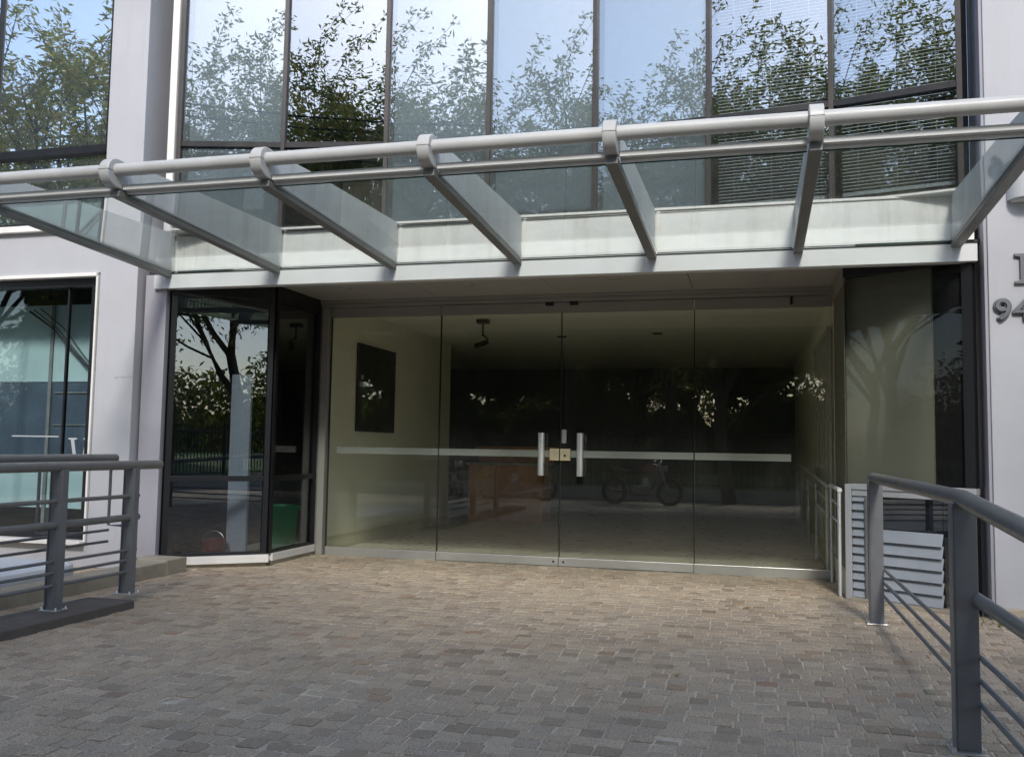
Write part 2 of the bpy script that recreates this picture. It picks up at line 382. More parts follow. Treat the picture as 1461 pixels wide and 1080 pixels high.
# hand built serif V and thin white line on the pane
def prof(pts, y0, y1): 
    m = MB(); m.prism([(p[0], y0, p[1]) for p in pts], (0, y1-y0, 0)); return m
g = MB()
for pts in ([(-6.905, 1.30), (-6.80, 1.30), (-6.80, 1.285), (-6.835, 1.28), (-6.79, 1.07), (-6.765, .985), (-6.79, .985), (-6.835, 1.09), (-6.875, 1.28), (-6.905, 1.285)],
            [(-6.72, 1.30), (-6.64, 1.30), (-6.64, 1.285), (-6.668, 1.28), (-6.712, 1.06), (-6.765, .985), (-6.783, .985), (-6.73, 1.06), (-6.695, 1.28), (-6.72, 1.285)]):
    g.prism([(p[0], 7.974, p[1]) for p in pts], (0, .004, 0))
g.box(-7.62, -7.03, 7.974, 7.978, 1.305, 1.318)
g.build('window_lettering', M['decal'], ow)
# teal boards and cables standing in for mirrored sky, close behind the glass
op = thing('sky_reflection_board', 'teal boards standing in for mirrored sky, and a navy cupboard, behind the far left window', 'partition', (-9, 8.6, .26))
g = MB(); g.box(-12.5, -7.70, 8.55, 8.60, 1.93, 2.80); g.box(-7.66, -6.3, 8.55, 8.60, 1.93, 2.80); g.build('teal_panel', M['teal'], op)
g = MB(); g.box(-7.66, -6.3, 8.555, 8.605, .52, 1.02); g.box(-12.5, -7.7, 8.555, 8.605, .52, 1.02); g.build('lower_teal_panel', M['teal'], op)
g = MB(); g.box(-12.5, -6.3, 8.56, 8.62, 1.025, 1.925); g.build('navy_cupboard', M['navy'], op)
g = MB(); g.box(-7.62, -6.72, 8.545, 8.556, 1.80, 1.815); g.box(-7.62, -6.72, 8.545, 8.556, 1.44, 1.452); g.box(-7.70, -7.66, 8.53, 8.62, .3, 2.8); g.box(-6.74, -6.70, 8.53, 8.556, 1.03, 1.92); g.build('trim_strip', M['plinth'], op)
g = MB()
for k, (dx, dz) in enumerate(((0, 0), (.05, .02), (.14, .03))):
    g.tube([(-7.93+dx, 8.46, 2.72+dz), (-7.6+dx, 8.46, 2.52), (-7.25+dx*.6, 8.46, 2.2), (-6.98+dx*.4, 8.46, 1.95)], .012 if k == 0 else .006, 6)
g.build('mirrored_cables', M['cable'], op, smooth=True)
g = MB(); g.box(-14, -6.09, 10.9, 11.0, -.3, 3.4); g.box(-14, -6.09, 8.2, 11, 3.02, 3.06); g.box(-14, -13.9, 8.2, 11, -.3, 3.4); g.box(-14, -6.09, 8.16, 11, -.3, .2); g.box(-6.10, -6.05, 8.31, 11, -.3, 3.0)
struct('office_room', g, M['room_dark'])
# upper left window
uw = thing('upper_window', 'reflective upper window left of the white pillar, above the white sill', 'window', (-9, 7.95, 3.53))
g = MB(); g.box(-16, -6.535, 7.905, 7.985, 4.30, 4.385); g.box(-6.60, -6.535, 7.93, 8.01, 3.535, 4.298); g.box(-6.60, -6.535, 7.93, 8.01, 4.387, 10); g.box(-16, -6.61, 7.93, 8.01, 3.535, 3.58)
for a in (-8.05, -9.6, -11.2, -13): g.box(a-.02, a+.02, 7.935, 8.005, 3.585, 4.298); g.box(a-.02, a+.02, 7.935, 8.005, 4.387, 10)
g.build('frame', M['black'], uw, .003)
for a, b in ((-8.03, -6.60), (-9.58, -8.07), (-11.18, -9.62), (-12.98, -11.22)):
    g = MB(); g.pane((a, 7.965), (b, 7.970), 4.385, 10, .008); g.build('pane', [M['g_mirror'], M['edge']], uw)
    g = MB(); g.pane((a, 7.970), (b, 7.965), 3.58, 4.30, .008); g.build('pane', [M['g_mirror'], M['edge']], uw)
# right wall
rw = thing('rendered_wall', 'white rendered wall with metal letters and house number at the far right', 'wall', (4, 7.95, 0))
g = MB(); g.box(1.80, 9, 7.87, 8.32, .06, 10); g.build('wall_face', M['white_wall'], rw, .006)
g = MB(); g.box(1.84, 9, 7.80, 7.868, -.02, .10); g.build('stone_coping', M['tan_stone'], rw, .005)
g = MB(); g.box(1.83, 9, 7.70, 7.86, -.04, .045); g.build('plinth', M['plinth'], rw, .004)
g = MB(); g.box(1.775, 1.797, 7.885, 8.30, 0, 10); g.build('shade_edge', M['grey_band'], rw)  # thin grey strip painting the shaded return of the wall
g = MB()
for k, zz in enumerate(((2.62, 2.86),)):
    z0, z1 = zz
    g.prism([(x, 7.868, z) for x, z in [(1.985, z0), (2.145, z0), (2.145, z0+.02), (2.105, z0+.028), (2.105, z1-.028), (2.145, z1-.02), (2.145, z1), (1.985, z1), (1.985, z1-.02), (2.025, z1-.028), (2.025, z0+.028), (1.985, z0+.02)]], (0, -.025, 0))
tag(g.build('wall_letter', M['letter'], bevel=.002), 'large grey metal serif letter I on the right wall above the number', 'letter')
nm = thing('house_number', 'grey metal house number 94 on the white right wall', 'house number', (2.0, 7.86, 2.33))
for ch, x in (('9', 1.832), ('4', 1.972)):
    me = text_mesh(ch, .235, .011); o = bpy.data.objects.new('digit', me); COL.objects.link(o); me.materials.append(M['letter'])
    o.matrix_basis = Matrix.Translation((x, 7.857, 2.335)) @ Matrix.Rotation(R(90), 4, 'X') @ Matrix.Diagonal((1.05, 1, 1, 1))
    b = o.modifiers.new('weight', 'SOLIDIFY'); b.thickness = .012; b.offset = 1
    setp(o, nm)
# wall lamps
def lamp():
    t = thing('wall_lamp', 'half round grey wall lamp on the right wall above the letter', 'lamp', (2.08, 7.86, 3.28))
    n = 18; arc = [(2.08+.135*math.cos(math.pi+math.pi*k/n), 7.866+.15*math.sin(math.pi+math.pi*k/n)) for k in range(n+1)]
    g = MB(); g.prism([(x, y, 3.285) for x, y in arc], (0, 0, .20)); g.build('lamp_body', M['lamp_body'], t, .004)
    arc2 = [(2.08+.11*math.cos(math.pi+math.pi*k/n), 7.863+.12*math.sin(math.pi+math.pi*k/n)) for k in range(n+1)]
    g = MB(); g.prism([(x, y, 3.272) for x, y in arc2], (0, 0, .012)); g.build('diffuser', M['lamp_glass'], t)
    return t
l1 = lamp(); l2 = copy_tree(l1); l2.location = (-6.28, 7.86, 3.16)
l2['label'] = 'half round grey wall lamp on the left pillar behind the canopy glass'
for q in (l1, l2): q['group'] = 'half round wall lamps'

# ------------------------------------------------------------------ curtain wall
cwx = [-5.74, -4.70, -3.65, -2.60, -1.50, -.40, .67, 1.66]
cwy = [8.00, 8.27, 8.49, 8.64, 8.62, 8.46, 8.31, 8.06]
CP = list(zip(cwx, cwy))
cw = thing('curtain_wall', 'bowed mirrored glass wall of seven tall bays above the canopy', 'glass wall', (-2, 8.5, 3.42))
rng = random.Random(5)
for i in range(8):
    p = Vector(CP[i]); 
    d = (Vector(CP[min(i+1, 7)])-Vector(CP[max(i-1, 0)])).normalized()
    g = MB(); g.slab(p-d*.022, p+d*.022, 3.42, 10, .10, .0); g.build('mullion', M['brown_frame'], cw, .003)
for i in range(7):
    a, b = Vector(CP[i]), Vector(CP[i+1]); d = (b-a).normalized()
    g = MB(); g.slab(a+d*.024, b-d*.024, 4.315, 4.375, .085, .0); g.build('transom', M['black'], cw, .003)
    g = MB(); g.slab(a+d*.024, b-d*.024, 3.42, 3.47, .08, .0); g.build('transom', M['brown_frame'], cw, .003)
    n = Vector((d.y, -d.x)); e1, e2 = rng.uniform(-.004, .004), rng.uniform(-.004, .004)
    for z0, z1 in ((4.375, 10), (3.47, 4.315)):
        g = MB(); g.pane(a+d*.024+n*e1, b-d*.024+n*e2, z0, z1, .008); o = g.build('pane', [M['g_curtain' if i == 1 else 'g_blind' if i > 4 else 'g_hazy'], M['edge']], cw)
jm = thing('white_jamb', 'narrow white jamb at the left end of the mirrored glass wall', 'jamb', (-5.78, 8.0, 3.42))
g = MB(); g.box(-5.845, -5.765, 7.93, 8.2, 3.42, 10); g.build('jamb_face', M['white_trim'], jm, .004)
j2 = copy_tree(jm); j2.location = (1.70, 8.0, 3.42); j2['label'] = 'narrow white jamb at the right end of the mirrored glass wall'
for q in (jm, j2): q['group'] = 'white jambs of the glass wall'
# upper room
g = MB(); g.box(-6.07, 1.78, 12.9, 13, 3.2, 10); g.box(-6.07, 1.78, 8.72, 13, 3.2, 3.40); g.box(-16, 9, 8.33, 13, 10.0, 10.2); g.box(-6.07, -5.95, 8.31, 13, 3.4, 10); g.box(1.70, 1.78, 8.33, 13, 3.4, 10)
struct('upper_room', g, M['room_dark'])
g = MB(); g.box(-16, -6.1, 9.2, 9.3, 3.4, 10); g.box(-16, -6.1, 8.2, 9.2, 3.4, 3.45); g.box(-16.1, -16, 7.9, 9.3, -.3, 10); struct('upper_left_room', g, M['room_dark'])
# blinds in the two right bays, shades in others
def blind(i, zb, label):
    a, b = Vector(CP[i]), Vector(CP[i+1]); d = (b-a).normalized(); n = Vector((d.y, -d.x))
    a2 = a+d*.07-n*.10; b2 = b-d*.05-n*.10
    t = thing('venetian_blind', label, 'blind', (a2.x, a2.y, zb), 'venetian blinds in the glass wall')
    g = MB(); z = zb
    while z < 8.2:
        p = [a2+n*.010, b2+n*.010, b2-n*.010, a2-n*.010]
        g.add([(p[0].x, p[0].y, z-.006), (p[1].x, p[1].y, z-.006), (p[2].x, p[2].y, z+.007), (p[3].x, p[3].y, z+.007)], [(0, 1, 2, 3)]); z += .031
    g.build('slats', M['slat'], t, fix=False)
    g = MB(); g.slab(a2, b2, zb-.03, zb-.008, .02); g.build('bottom_rail', M['slat'], t)
    g = MB()
    for f in (.15, .5, .85):
        q = a2.lerp(b2, f); g.tube([(q.x, q.y, zb), (q.x, q.y, 8.2)], .0015, 4)
    g.build('cord', M['slat'], t)
blind(5, 3.56, 'white venetian blind behind the sixth glass bay, left of the last one')
blind(6, 3.56, 'white venetian blind behind the last glass bay at the right')
for i, lab in ((0, 'pale roller shade behind the first glass bay at the left'), (2, 'pale roller shade behind the third glass bay'), (3, 'pale roller shade behind the middle glass bay'), (4, 'pale roller shade behind the fifth glass bay')):
    a, b = Vector(CP[i]), Vector(CP[i+1]); d = (b-a).normalized(); n = Vector((d.y, -d.x))
    t = thing('roller_shade', lab, 'shade', (a.x, a.y, 3.5), 'roller shades in the glass wall')
    g = MB(); g.slab(a+d*.05-n*.12, b-d*.05-n*.12, 3.55+.12*(i % 2), 9, .004); g.build('fabric', M['shade'], t)
    g = MB(); g.slab(a+d*.05-n*.12, b-d*.05-n*.12, 3.525+.12*(i % 2), 3.549+.12*(i % 2), .014); g.build('hem_bar', M['alu'], t)

# ------------------------------------------------------------------ canopy
cn = thing('entrance_canopy', 'pale grey steel and glass entrance canopy with a long front tube', 'canopy', (-2.1, 7.9, 2.83))
g = MB(); g.box(-5.93, 1.74, VF, 8.04, 2.828, 2.983); g.build('fascia', M['fascia'], cn, .004)
for i in range(7):
    x0 = FX0+i*FS; x1 = FX0+(i+1)*FS if i < 6 else 1.74
    if i == 6: x0 = FX0+6*FS
    g = MB(); g.box(x0+.006, x1-.006, 8.0, 8.035, 2.986, 3.385); g.build('parapet_panel', M['parapet'], cn, .003)
g = MB(); g.box(-5.93, -5.765, 8.0, 8.035, 2.986, 3.385); g.build('parapet_panel', M['parapet'], cn, .003)
for i in range(7):
    x0 = FX0+i*FS; g = MB(); g.box(x0+.028, x0+.062, 7.992, 7.9985, 2.99, 3.383); g.build('joint_cover', M['white_trim'], cn, .002)
g = MB(); g.box(-5.93, 1.74, 7.985, 8.075, 3.388, 3.412); g.build('parapet_cap', M['white_trim'], cn, .004)
g = MB(); g.add([(-5.93, 8.04, 3.37)]+[(x, y-.05, 3.37) for x, y in CP]+[(1.74, 8.04, 3.37)], [tuple(range(10))[::-1]]); g.build('gutter_floor', M['parapet'], cn, fix=False)
g = MB(); g.slab(CP[0], CP[1], 3.40, 3.418, .22, .09)
for i in range(1, 7): g.slab(CP[i], CP[i+1], 3.40, 3.418, .22, .09)
g.build('wall_sill', M['white_trim'], cn)
g = MB(); g.box(-5.93, 1.74, 7.9262, 7.9295, 2.974, 2.9865); g.build('fascia_gasket', M['rubber'], cn)
TY, TZ = 5.54, 3.266
g = MB(); g.tube([(FX0-.16, TY, TZ-.02), (-2, TY, TZ-.02), (FX0+6*FS+.16, TY, TZ-.02)], .047, 24); g.build('front_tube', M['tube'], cn, smooth=True)
for i in range(6):
    x0 = FX0+i*FS+.045; x1 = x0+FS-.09
    g = MB(); g.box(x0, x1, 5.60, 5.66, 3.116, 3.154); g.box(x0, x1, 5.645, 5.68, 3.099, 3.116); g.build('front_channel', M['fascia'], cn, .003)
    g = MB(); 
    g.hexa([(x0, 5.665, 3.084), (x1, 5.665, 3.084), (x1, 7.925, 2.988), (x0, 7.925, 2.988), (x0, 5.665, 3.094), (x1, 5.665, 3.094), (x1, 7.925, 2.998), (x0, 7.925, 2.998)], [0, 0, 1, 1, 1, 1])
    g.build('glass_pane', [M['g_canopy'], M['green_pane_edge']], cn)
for i in range(7):
    x = FX0+i*FS
    g = MB(); g.prism([(x-.018, y, z) for y, z in [(5.60, 3.13), (5.60, 3.25), (5.78, 3.345), (6.2, 3.365), (7.99, 3.40), (7.99, 3.01)]], (.036, 0, 0)); b = g.build('beam', M['fin'], cn, .003)
    g = MB(); g.beam((x, 5.57, 3.086), (x, 7.928, 2.966), .078, .048); g.build('bottom_flange', M['bar'], b, .004)
    g = MB(); g.beam((x, 5.66, 3.123), (x, 7.928, 3.006), .060, .014); g.build('glazing_strip', M['tube'], b, .002)
    n = 22; out = []
    for k in range(n+1):
        a = math.pi*(.5+k/n); out.append((5.545+.105*math.cos(a), 3.225+.105*math.sin(a)))
    out += [(5.62, 3.120), (5.66, 3.15), (5.66, 3.30), (5.60, 3.33)]
    g = MB(); g.prism([(x-.042, y, z) for y, z in out], (.084, 0, 0)); g.build('collar', M['tube'], b, .006)
    g = MB(); g.box(x-.0425, x+.0425, 5.4395, 5.52, 3.228, 3.2315); g.build('collar_seam', M['rubber'], b)
# soffit
g = MB()
xs = [-4.97, -3.47, -2.06, -.62, .78]
for a, b in zip(xs, xs[1:]): 
    g.box(a+.003, b-.003, 8.045, 8.86, 2.972, 3.0); g.box(a+.003, b-.003, 8.866, 9.69, 2.972, 3.0)
g.build('soffit', M['soffit'], cn, .002)
g = MB(); g.add([(-5.93, 8.04, 2.985), (-4.975, 8.04, 2.985), (-4.975, 8.69, 2.985), (-5.8, 8.04, 2.985)], [(0, 1, 2, 3)]); g.build('soffit_corner', M['soffit'], cn, fix=False)
g = MB(); g.add([(.785, 8.04, 2.985), (1.74, 8.04, 2.985), (.785, 8.62, 2.985)], [(0, 1, 2)]); g.build('soffit_corner', M['soffit'], cn, fix=False)
for x, y in ((-4.3, 9.0), (-2.9, 9.0), (-1.35, 8.95), (.1, 8.9)):
    g = MB(); g.lathe([(.0, -.004), (.055, -.004), (.062, 0), (.075, 0), (.075, .012)], (x, y, 2.968), n=24); g.build('downlight', M['alu'], cn, smooth=True)
g = MB(); g.box(-5.95, 1.76, 8.08, 9.9, 3.05, 3.2); struct('canopy_slab', g, M['room_dark'])

# ------------------------------------------------------------------ entrance front
en = thing('glass_entrance', 'frameless glass entrance with two fixed side panels and double doors', 'entrance', (-2.06, VD, 0))
g = MB(); g.box(-4.985, -4.93, VD-.05, VD+.05, 0, 2.885); g.build('jamb', M['alu'], en, .004)
g = MB(); g.box(-4.925, -4.845, VD-.075, VD+.05, 0, 2.885); g.build('jamb', M['header'], en, .004)
g = MB(); g.box(-4.99, .785, VD-.06, VD+.06, 2.888, 2.932); g.box(-4.99, .785, VD-.085, VD+.06, 2.934, 2.971); g.build('header', M['header'], en, .004)
seams = [-4.835, -3.466, -2.060, -.619, .78]
def leaf(i, name):
    a, b = seams[i]+.005, seams[i+1]-.005
    g = MB(); g.pane((a, VD), (b, VD), .098, ZH-.002, .012); d = g.build(name, [M['g_door'], M['edge']], en)
    g = MB(); g.box(a, b, VD-.022, VD+.022, .006 if i in (1, 2) else .0, .096); g.build('bottom_rail', M['alu'], d, .003)
    g = MB(); g.box(a, b, VD-.020, VD+.020, ZH, 2.880); g.build('top_rail', M['header'], d, .002)
    g = MB(); g.box(a-.0035, a+.004, VD-.013, VD+.013, .1, ZH); g.build('edge_seal', M['rubber'], d)
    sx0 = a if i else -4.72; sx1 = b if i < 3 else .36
    g = MB(); g.slab((sx0, VD-.009), (sx1, VD-.009), 1.175, 1.250, .001); g.build('pale_strip', M['g_strip'], d)  # thin pale translucent band across each pane
    if i in (1, 2):
        hx = -2.252 if i == 1 else -1.822
        g = MB(); g.tube([(hx, VD-.085, .975), (hx, VD-.085, 1.44)], .036, 20)
        for z in (1.06, 1.355): g.tube([(hx, VD-.085, z), (hx, VD, z)], .014, 10)
        g.build('handle', M['steel'], d, .003, smooth=True)
        x0, x1 = (-2.172, -2.066) if i == 1 else (-2.054, -1.942)
        g = MB(); g.box(x0, x1, VD-.028, VD+.028, 1.14, 1.268); g.build('lock_plate', M['brass'], d, .003)
        g = MB(); xx = -2.035 if i == 2 else -1.995
        if i == 2: 
            g.box(-2.037, -1.990, VD-.022, VD+.022, 1.33, 1.478); g.build('lock_keeper', M['steel'], d, .003)
            g = MB(); g.tube([(-2.0, VD-.034, 1.195), (-2.0, VD-.026, 1.195)], .012, 12); g.build('keyhole', M['black'], d)
        cx = -2.19 if i == 1 else -1.915
        g = MB(); g.box(cx-.045, cx+.045, VD-.05, VD-.0225, 2.845, 2.884); g.build('pivot_block', M['black'], d, .003)
        g = MB(); bx = b-.05 if i == 1 else a+.05; g.tube([(bx, VD-.028, .05), (bx, VD-.0215, .05)], .012, 10); g.build('pivot_bolt', M['black'], d)
leaf(0, 'side_panel'); leaf(1, 'door'); leaf(2, 'door'); leaf(3, 'side_panel')
g = MB(); g.box(.36, .385, VD-.045, VD-.0225, 2.795, 2.875); g.build('door_stop', M['black'], en)

# ------------------------------------------------------------------ angled bays
lb = thing('glazed_bay', 'dark glazed angled bay between left pillar and entrance, green bin inside', 'glazed bay', (-5.3, 8.3, 0))
A, B, C3 = Vector(PL[0]), Vector(PL[1]), Vector((-4.985, 9.72))
def bayframe(P, Q, root, fr, zt, w0=.028, w1=.028):
    d = (Q-P).normalized(); g = MB()
    g.slab(P, P+d*w0*2, .12, 2.98, .07); g.slab(Q-d*w1*2, Q, .12, 2.98, .07)
    g.slab(P+d*w0*2, Q-d*w1*2, zt-.028, zt+.028, .068); g.slab(P+d*w0*2, Q-d*w1*2, 2.80, 2.98, .066); g.slab(P+d*w0*2, Q-d*w1*2, .12, .15, .066)
    g.build('frame', fr, root, .003)
    for z0, z1, nm_ in ((.15, zt-.028, 'lower_pane'), (zt+.028, 2.80, 'upper_pane')):
        g = MB(); g.pane(P+d*w0*2, Q-d*w1*2, z0, z1, .008); g.build(nm_, [M['g_bay'], M['edge']], root)
bayframe(A, B, lb, M['black'], .905); bayframe(B+Vector((-.002, .012)), C3, lb, M['black'], .905)
g = MB(); g.slab(A-Vector((.02, .02)), B+Vector((.03, -.01)), .04, .118, .10, .02); g.slab(B+Vector((.0, .055)), C3, .04, .118, .10, .0); g.build('sill', M['white_trim'], lb, .004)
g = MB(); g.slab(A, B, -.02, .037, .09, .0); g.slab(B+Vector((.0, .055)), C3, -.02, .037, .08); g.build('base_course', M['sandstone'], lb, .004)
g = MB(); g.box(-6.05, -5.80, 7.97, 8.03, .0, 2.98); g.build('corner_cover', M['grey_band'], lb)
# things behind the left bay
bi = thing('waste_bin', 'green plastic waste bin standing behind the dark glass beside the doors', 'bin', (-5.20, 9.35, 0))
g = MB(); g.lathe([(0, .0), (.155, .0), (.165, .01), (.20, .50), (.20, .51)], (-5.21, 9.38, .03), n=32); g.build('bin_body', M['bin_green'], bi, smooth=True)
g = MB(); g.lathe([(.185, .50), (.222, .505), (.225, .545), (.205, .55), (.19, .50)], (-5.21, 9.38, .03), n=32); g.build('rim', M['bin_green'], bi, smooth=True)
bk = thing('bucket', 'small red bucket on the floor behind the left bay glass', 'bucket', (-5.5, 8.75, 0))
g = MB(); g.lathe([(0, 0), (.09, 0), (.12, .20), (.128, .205), (.128, .222), (.11, .22), (.085, .02), (0, .02)], (-5.56, 8.62, .03), n=28); g.build('bucket_body', M['bucket_red'], bk, smooth=True)
g = MB(); g.tube([(-5.56+.125*math.cos(t), 8.62, .24+.10*math.sin(t)) for t in [math.pi*k/12 for k in range(13)]], .004, 6); g.build('handle', M['steel'], bk, smooth=True)
pb = thing('display_panel', 'tall pale blue grey panel standing behind the left bay glass', 'panel', (-5.34, 8.75, 0))
g = MB(); g.box(-5.52, -5.28, 8.78, 8.83, .05, 2.02); g.build('panel_face', M['pale_panel'], pb, .01)
g = MB(); g.box(-5.54, -5.26, 8.70, 8.91, .03, .05); g.build('foot', M['steel'], pb, .004)
g = MB(); g.box(-6.04, -5.06, 10.6, 10.7, 0, 3); g.box(-6.06, -6.04, 8.2, 10.6, 0, 3); g.box(-5.10, -5.06, 9.80, 10.6, 0, 3); g.box(-6.04, -5.06, 8.0, 10.6, 2.99, 3.02)
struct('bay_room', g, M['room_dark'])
g = MB(); g.add([(-6.04, 7.9, .028), (-5.0, 8.66, .028), (-5.0, 10.6, .028), (-6.04, 10.6, .028)], [(0, 1, 2, 3)]); struct('bay_floor', g, M['lobby_floor'], fix=False)
# right bay
rb = thing('glazed_bay', 'glazed angled bay at the right with grey louvres below its rail', 'glazed bay', (1.2, 8.3, 0))
Pa, Pb = Vector(PR[0]), Vector(PR[1])
D3 = Vector((.785, 9.72))
d = (Pb-Pa).normalized()
g = MB(); g.slab(Pa+d*.06, Pb-d*.0, .955, 1.005, .09, .0); g.slab(Pa+d*.06, Pb-d*.0, .90, .953, .07, .0); g.build('transom', M['louvre_frame'], rb, .004)
g = MB(); g.slab(Pa, Pa+d*.058, .0, 1.0, .09); g.build('corner_post', M['louvre_frame'], rb, .004)
g = MB(); g.slab(Pb-d*.085, Pb, 1.007, 2.97, .07); g.slab(Pb-d*.085, Pb, 0, .898, .07); g.slab(Pa, Pb-d*.085, 2.84, 2.97, .066); g.build('frame', M['black'], rb, .003)
g = MB(); g.pane(Pa, Pb-d*.085, 1.006, 2.84, .008); g.build('upper_pane', [M['g_side'], M['edge']], rb)
g = MB(); g.pane(Pa+d*.83, Pb-d*.085, .06, .90, .008); g.build('lower_pane', [M['g_bay'], M['edge']], rb)
g = MB(); g.slab(Pa+d*.175, Pa+d*.27, 0.0, .898, .05, .03); g.build('louvre_post', M['rail'], rb, .02)
g = MB()
def slats(p0, p1, z0, z1, step):
    q0, q1 = Pa+d*p0, Pa+d*p1; n = Vector((d.y, -d.x)); z = z0
    while z < z1-.01:
        zz = min(z+step-.008, z1)
        o1, o2 = n*.045, n*.008
        g.hexa([(q0+o1).to_3d()+Vector((0, 0, z)), (q1+o1).to_3d()+Vector((0, 0, z)), (q1+o1*.7).to_3d()+Vector((0, 0, z)), (q0+o1*.7).to_3d()+Vector((0, 0, z)),
                (q0+o2).to_3d()+Vector((0, 0, zz+.012)), (q1+o2).to_3d()+Vector((0, 0, zz+.012)), (q1-n*.004).to_3d()+Vector((0, 0, zz+.012)), (q0-n*.004).to_3d()+Vector((0, 0, zz+.012))])
        z += step
slats(.27, .83, .03, .62, .098); g.build('louvre_slats', M['louvre'], rb, .003)
g = MB(); slats(.062, .172, .03, .90, .075); g.build('louvre_slats', M['louvre'], rb, .002)
g = MB(); g.pane(Pa+d*.272, Pa+d*.828, .63, .90, .008); g.build('small_pane', [M['g_bay'], M['edge']], rb)
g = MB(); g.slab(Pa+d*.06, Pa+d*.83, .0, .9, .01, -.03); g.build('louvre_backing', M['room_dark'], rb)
g = MB(); g.slab(Pa+d*.06, Pb, -.02, .026, .16, .03); g.build('base_course', M['sandstone'], rb, .004)
bq = [Vector((.786, 9.72)), Vector((.786, 8.61))]
g = MB(); g.slab(bq[0], bq[1], .0, .24, .03, .0); g.build('side_skirting', M['skirt'], rb, .003)
g = MB(); g.slab(bq[0], bq[1], 2.80, 2.97, .03); g.build('side_frame', M['header'], rb)
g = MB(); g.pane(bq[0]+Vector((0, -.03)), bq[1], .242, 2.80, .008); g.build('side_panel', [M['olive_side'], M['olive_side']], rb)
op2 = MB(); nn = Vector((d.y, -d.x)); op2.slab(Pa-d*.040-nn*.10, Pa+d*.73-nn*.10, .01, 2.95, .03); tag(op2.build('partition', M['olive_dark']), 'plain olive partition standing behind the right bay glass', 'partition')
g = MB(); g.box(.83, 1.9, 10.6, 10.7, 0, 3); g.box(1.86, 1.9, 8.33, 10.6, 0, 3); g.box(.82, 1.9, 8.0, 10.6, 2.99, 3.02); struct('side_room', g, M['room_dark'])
g = MB(); g.add([(.80, 8.64, .006), (1.86, 8.0, .006), (1.86, 10.6, .006), (.80, 10.6, .006)], [(0, 1, 2, 3)]); struct('side_floor', g, M['lobby_floor'], fix=False)

# ------------------------------------------------------------------ lobby
g = MB(); g.add([(-8.5, 9.745, .0), (.8, 9.745, .0), (.8, 19.5, .0), (-8.5, 19.5, .0)], [(0, 1, 2, 3)]); struct('lobby_floor', g, M['lobby_floor'], fix=False)
g = MB(); g.box(-5.05, -4.99, 9.83, 14.6, 0, 3.01); struct('lobby_wall_left', g, M['olive'])
g = MB(); g.box(.79, .815, 9.76, 19.4, 0, 3.01); struct('lobby_wall_right', g, M['olive'])
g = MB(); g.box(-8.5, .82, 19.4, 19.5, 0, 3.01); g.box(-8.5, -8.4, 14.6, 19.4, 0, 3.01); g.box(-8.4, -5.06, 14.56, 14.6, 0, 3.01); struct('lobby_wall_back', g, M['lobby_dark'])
g = MB(); g.box(-8.5, .82, 9.85, 19.5, 3.012, 3.2); struct('lobby_ceiling', g, M['ceil'])
g = MB(); g.box(-4.988, -4.972, 9.84, 14.58, .002, .16); struct('lobby_skirting_left', g, M['skirt'])
g = MB(); g.box(.772, .788, 9.84, 19.38, .002, .24); struct('lobby_skirting_right', g, M['skirt'])
for k, (x, y, lab) in enumerate(((-1.0, 10.8, 'unlit round downlight in the lobby ceiling near the right door'), (-2.55, 10.6, 'unlit round downlight in the lobby ceiling above the handles'), (-4.3, 10.7, 'unlit round downlight in the lobby ceiling beside the left wall'), (-1.4, 13.6, 'unlit round downlight deeper in the lobby ceiling at the right'), (-2.9, 13.8, 'unlit round downlight deeper in the lobby ceiling at the left'))):
    g = MB(); g.lathe([(0, -.002), (.05, -.002), (.055, -.012), (.075, -.012), (.08, 0)], (x, y, 3.012), n=24); tag(g.build('downlight', M['room_dark'], smooth=True), lab, 'downlight', 'lobby ceiling downlights')
pc = thing('wall_picture', 'tall dark picture panel on the olive lobby wall', 'picture', (-4.98, 11.4, 2))
g = MB(); g.box(-4.985, -4.955, 10.82, 12.08, 1.45, 2.60); g.build('panel', M['canvas'], pc, .003)
g = MB(); g.box(-4.953, -4.951, 10.86, 11.02, 2.03, 2.10); g.box(-4.953, -4.951, 10.90, 10.98, 2.13, 2.19); g.build('small_tag', M['decal'], pc)
cm = thing('ceiling_camera', 'small black camera bracket hanging from the lobby ceiling', 'camera', (-3.59, 11.8, 3.0))
g = MB(); g.box(-3.66, -3.50, 11.74, 11.86, 2.955, 3.01); g.build('mount_plate', M['black'], cm, .004)
g = MB(); g.tube([(-3.58, 11.8, 2.96), (-3.58, 11.8, 2.78)], .014, 8); g.tube([(-3.58, 11.8, 2.80), (-3.50, 11.77, 2.74), (-3.55, 11.72, 2.66)], .012, 8); g.build('arm', M['black'], cm, smooth=True)
g = MB(); g.tube([(-3.52, 11.80, 2.70), (-3.62, 11.62, 2.63)], .035, 12); g.build('camera_body', M['black'], cm, smooth=True)
ds = thing('reception_desk', 'reddish wood reception desk at the left of the dark lobby', 'desk', (-4.1, 15.3, 0))
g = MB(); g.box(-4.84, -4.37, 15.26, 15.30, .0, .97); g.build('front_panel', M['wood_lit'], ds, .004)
g = MB(); g.box(-4.366, -3.53, 15.30, 15.34, .0, .97); g.build('front_panel', M['wood'], ds, .004)
for x0, y0 in ((-4.86, 15.32), (-3.56, 15.345)):
    g = MB(); g.box(x0, x0+.04, y0, 16.0, .0, .968); g.build('side_panel', M['wood'], ds, .004)
g = MB(); g.box(-4.88, -3.50, 15.24, 16.02, .972, 1.00); g.build('desk_top', M['pale_panel'], ds, .004)
g = MB(); g.box(-4.95, -3.45, 15.98, 16.3, 1.24, 1.29); g.box(-4.9, -3.5, 16.03, 16.07, 1.001, 1.238); g.build('raised_counter', M['wood'], ds, .004)
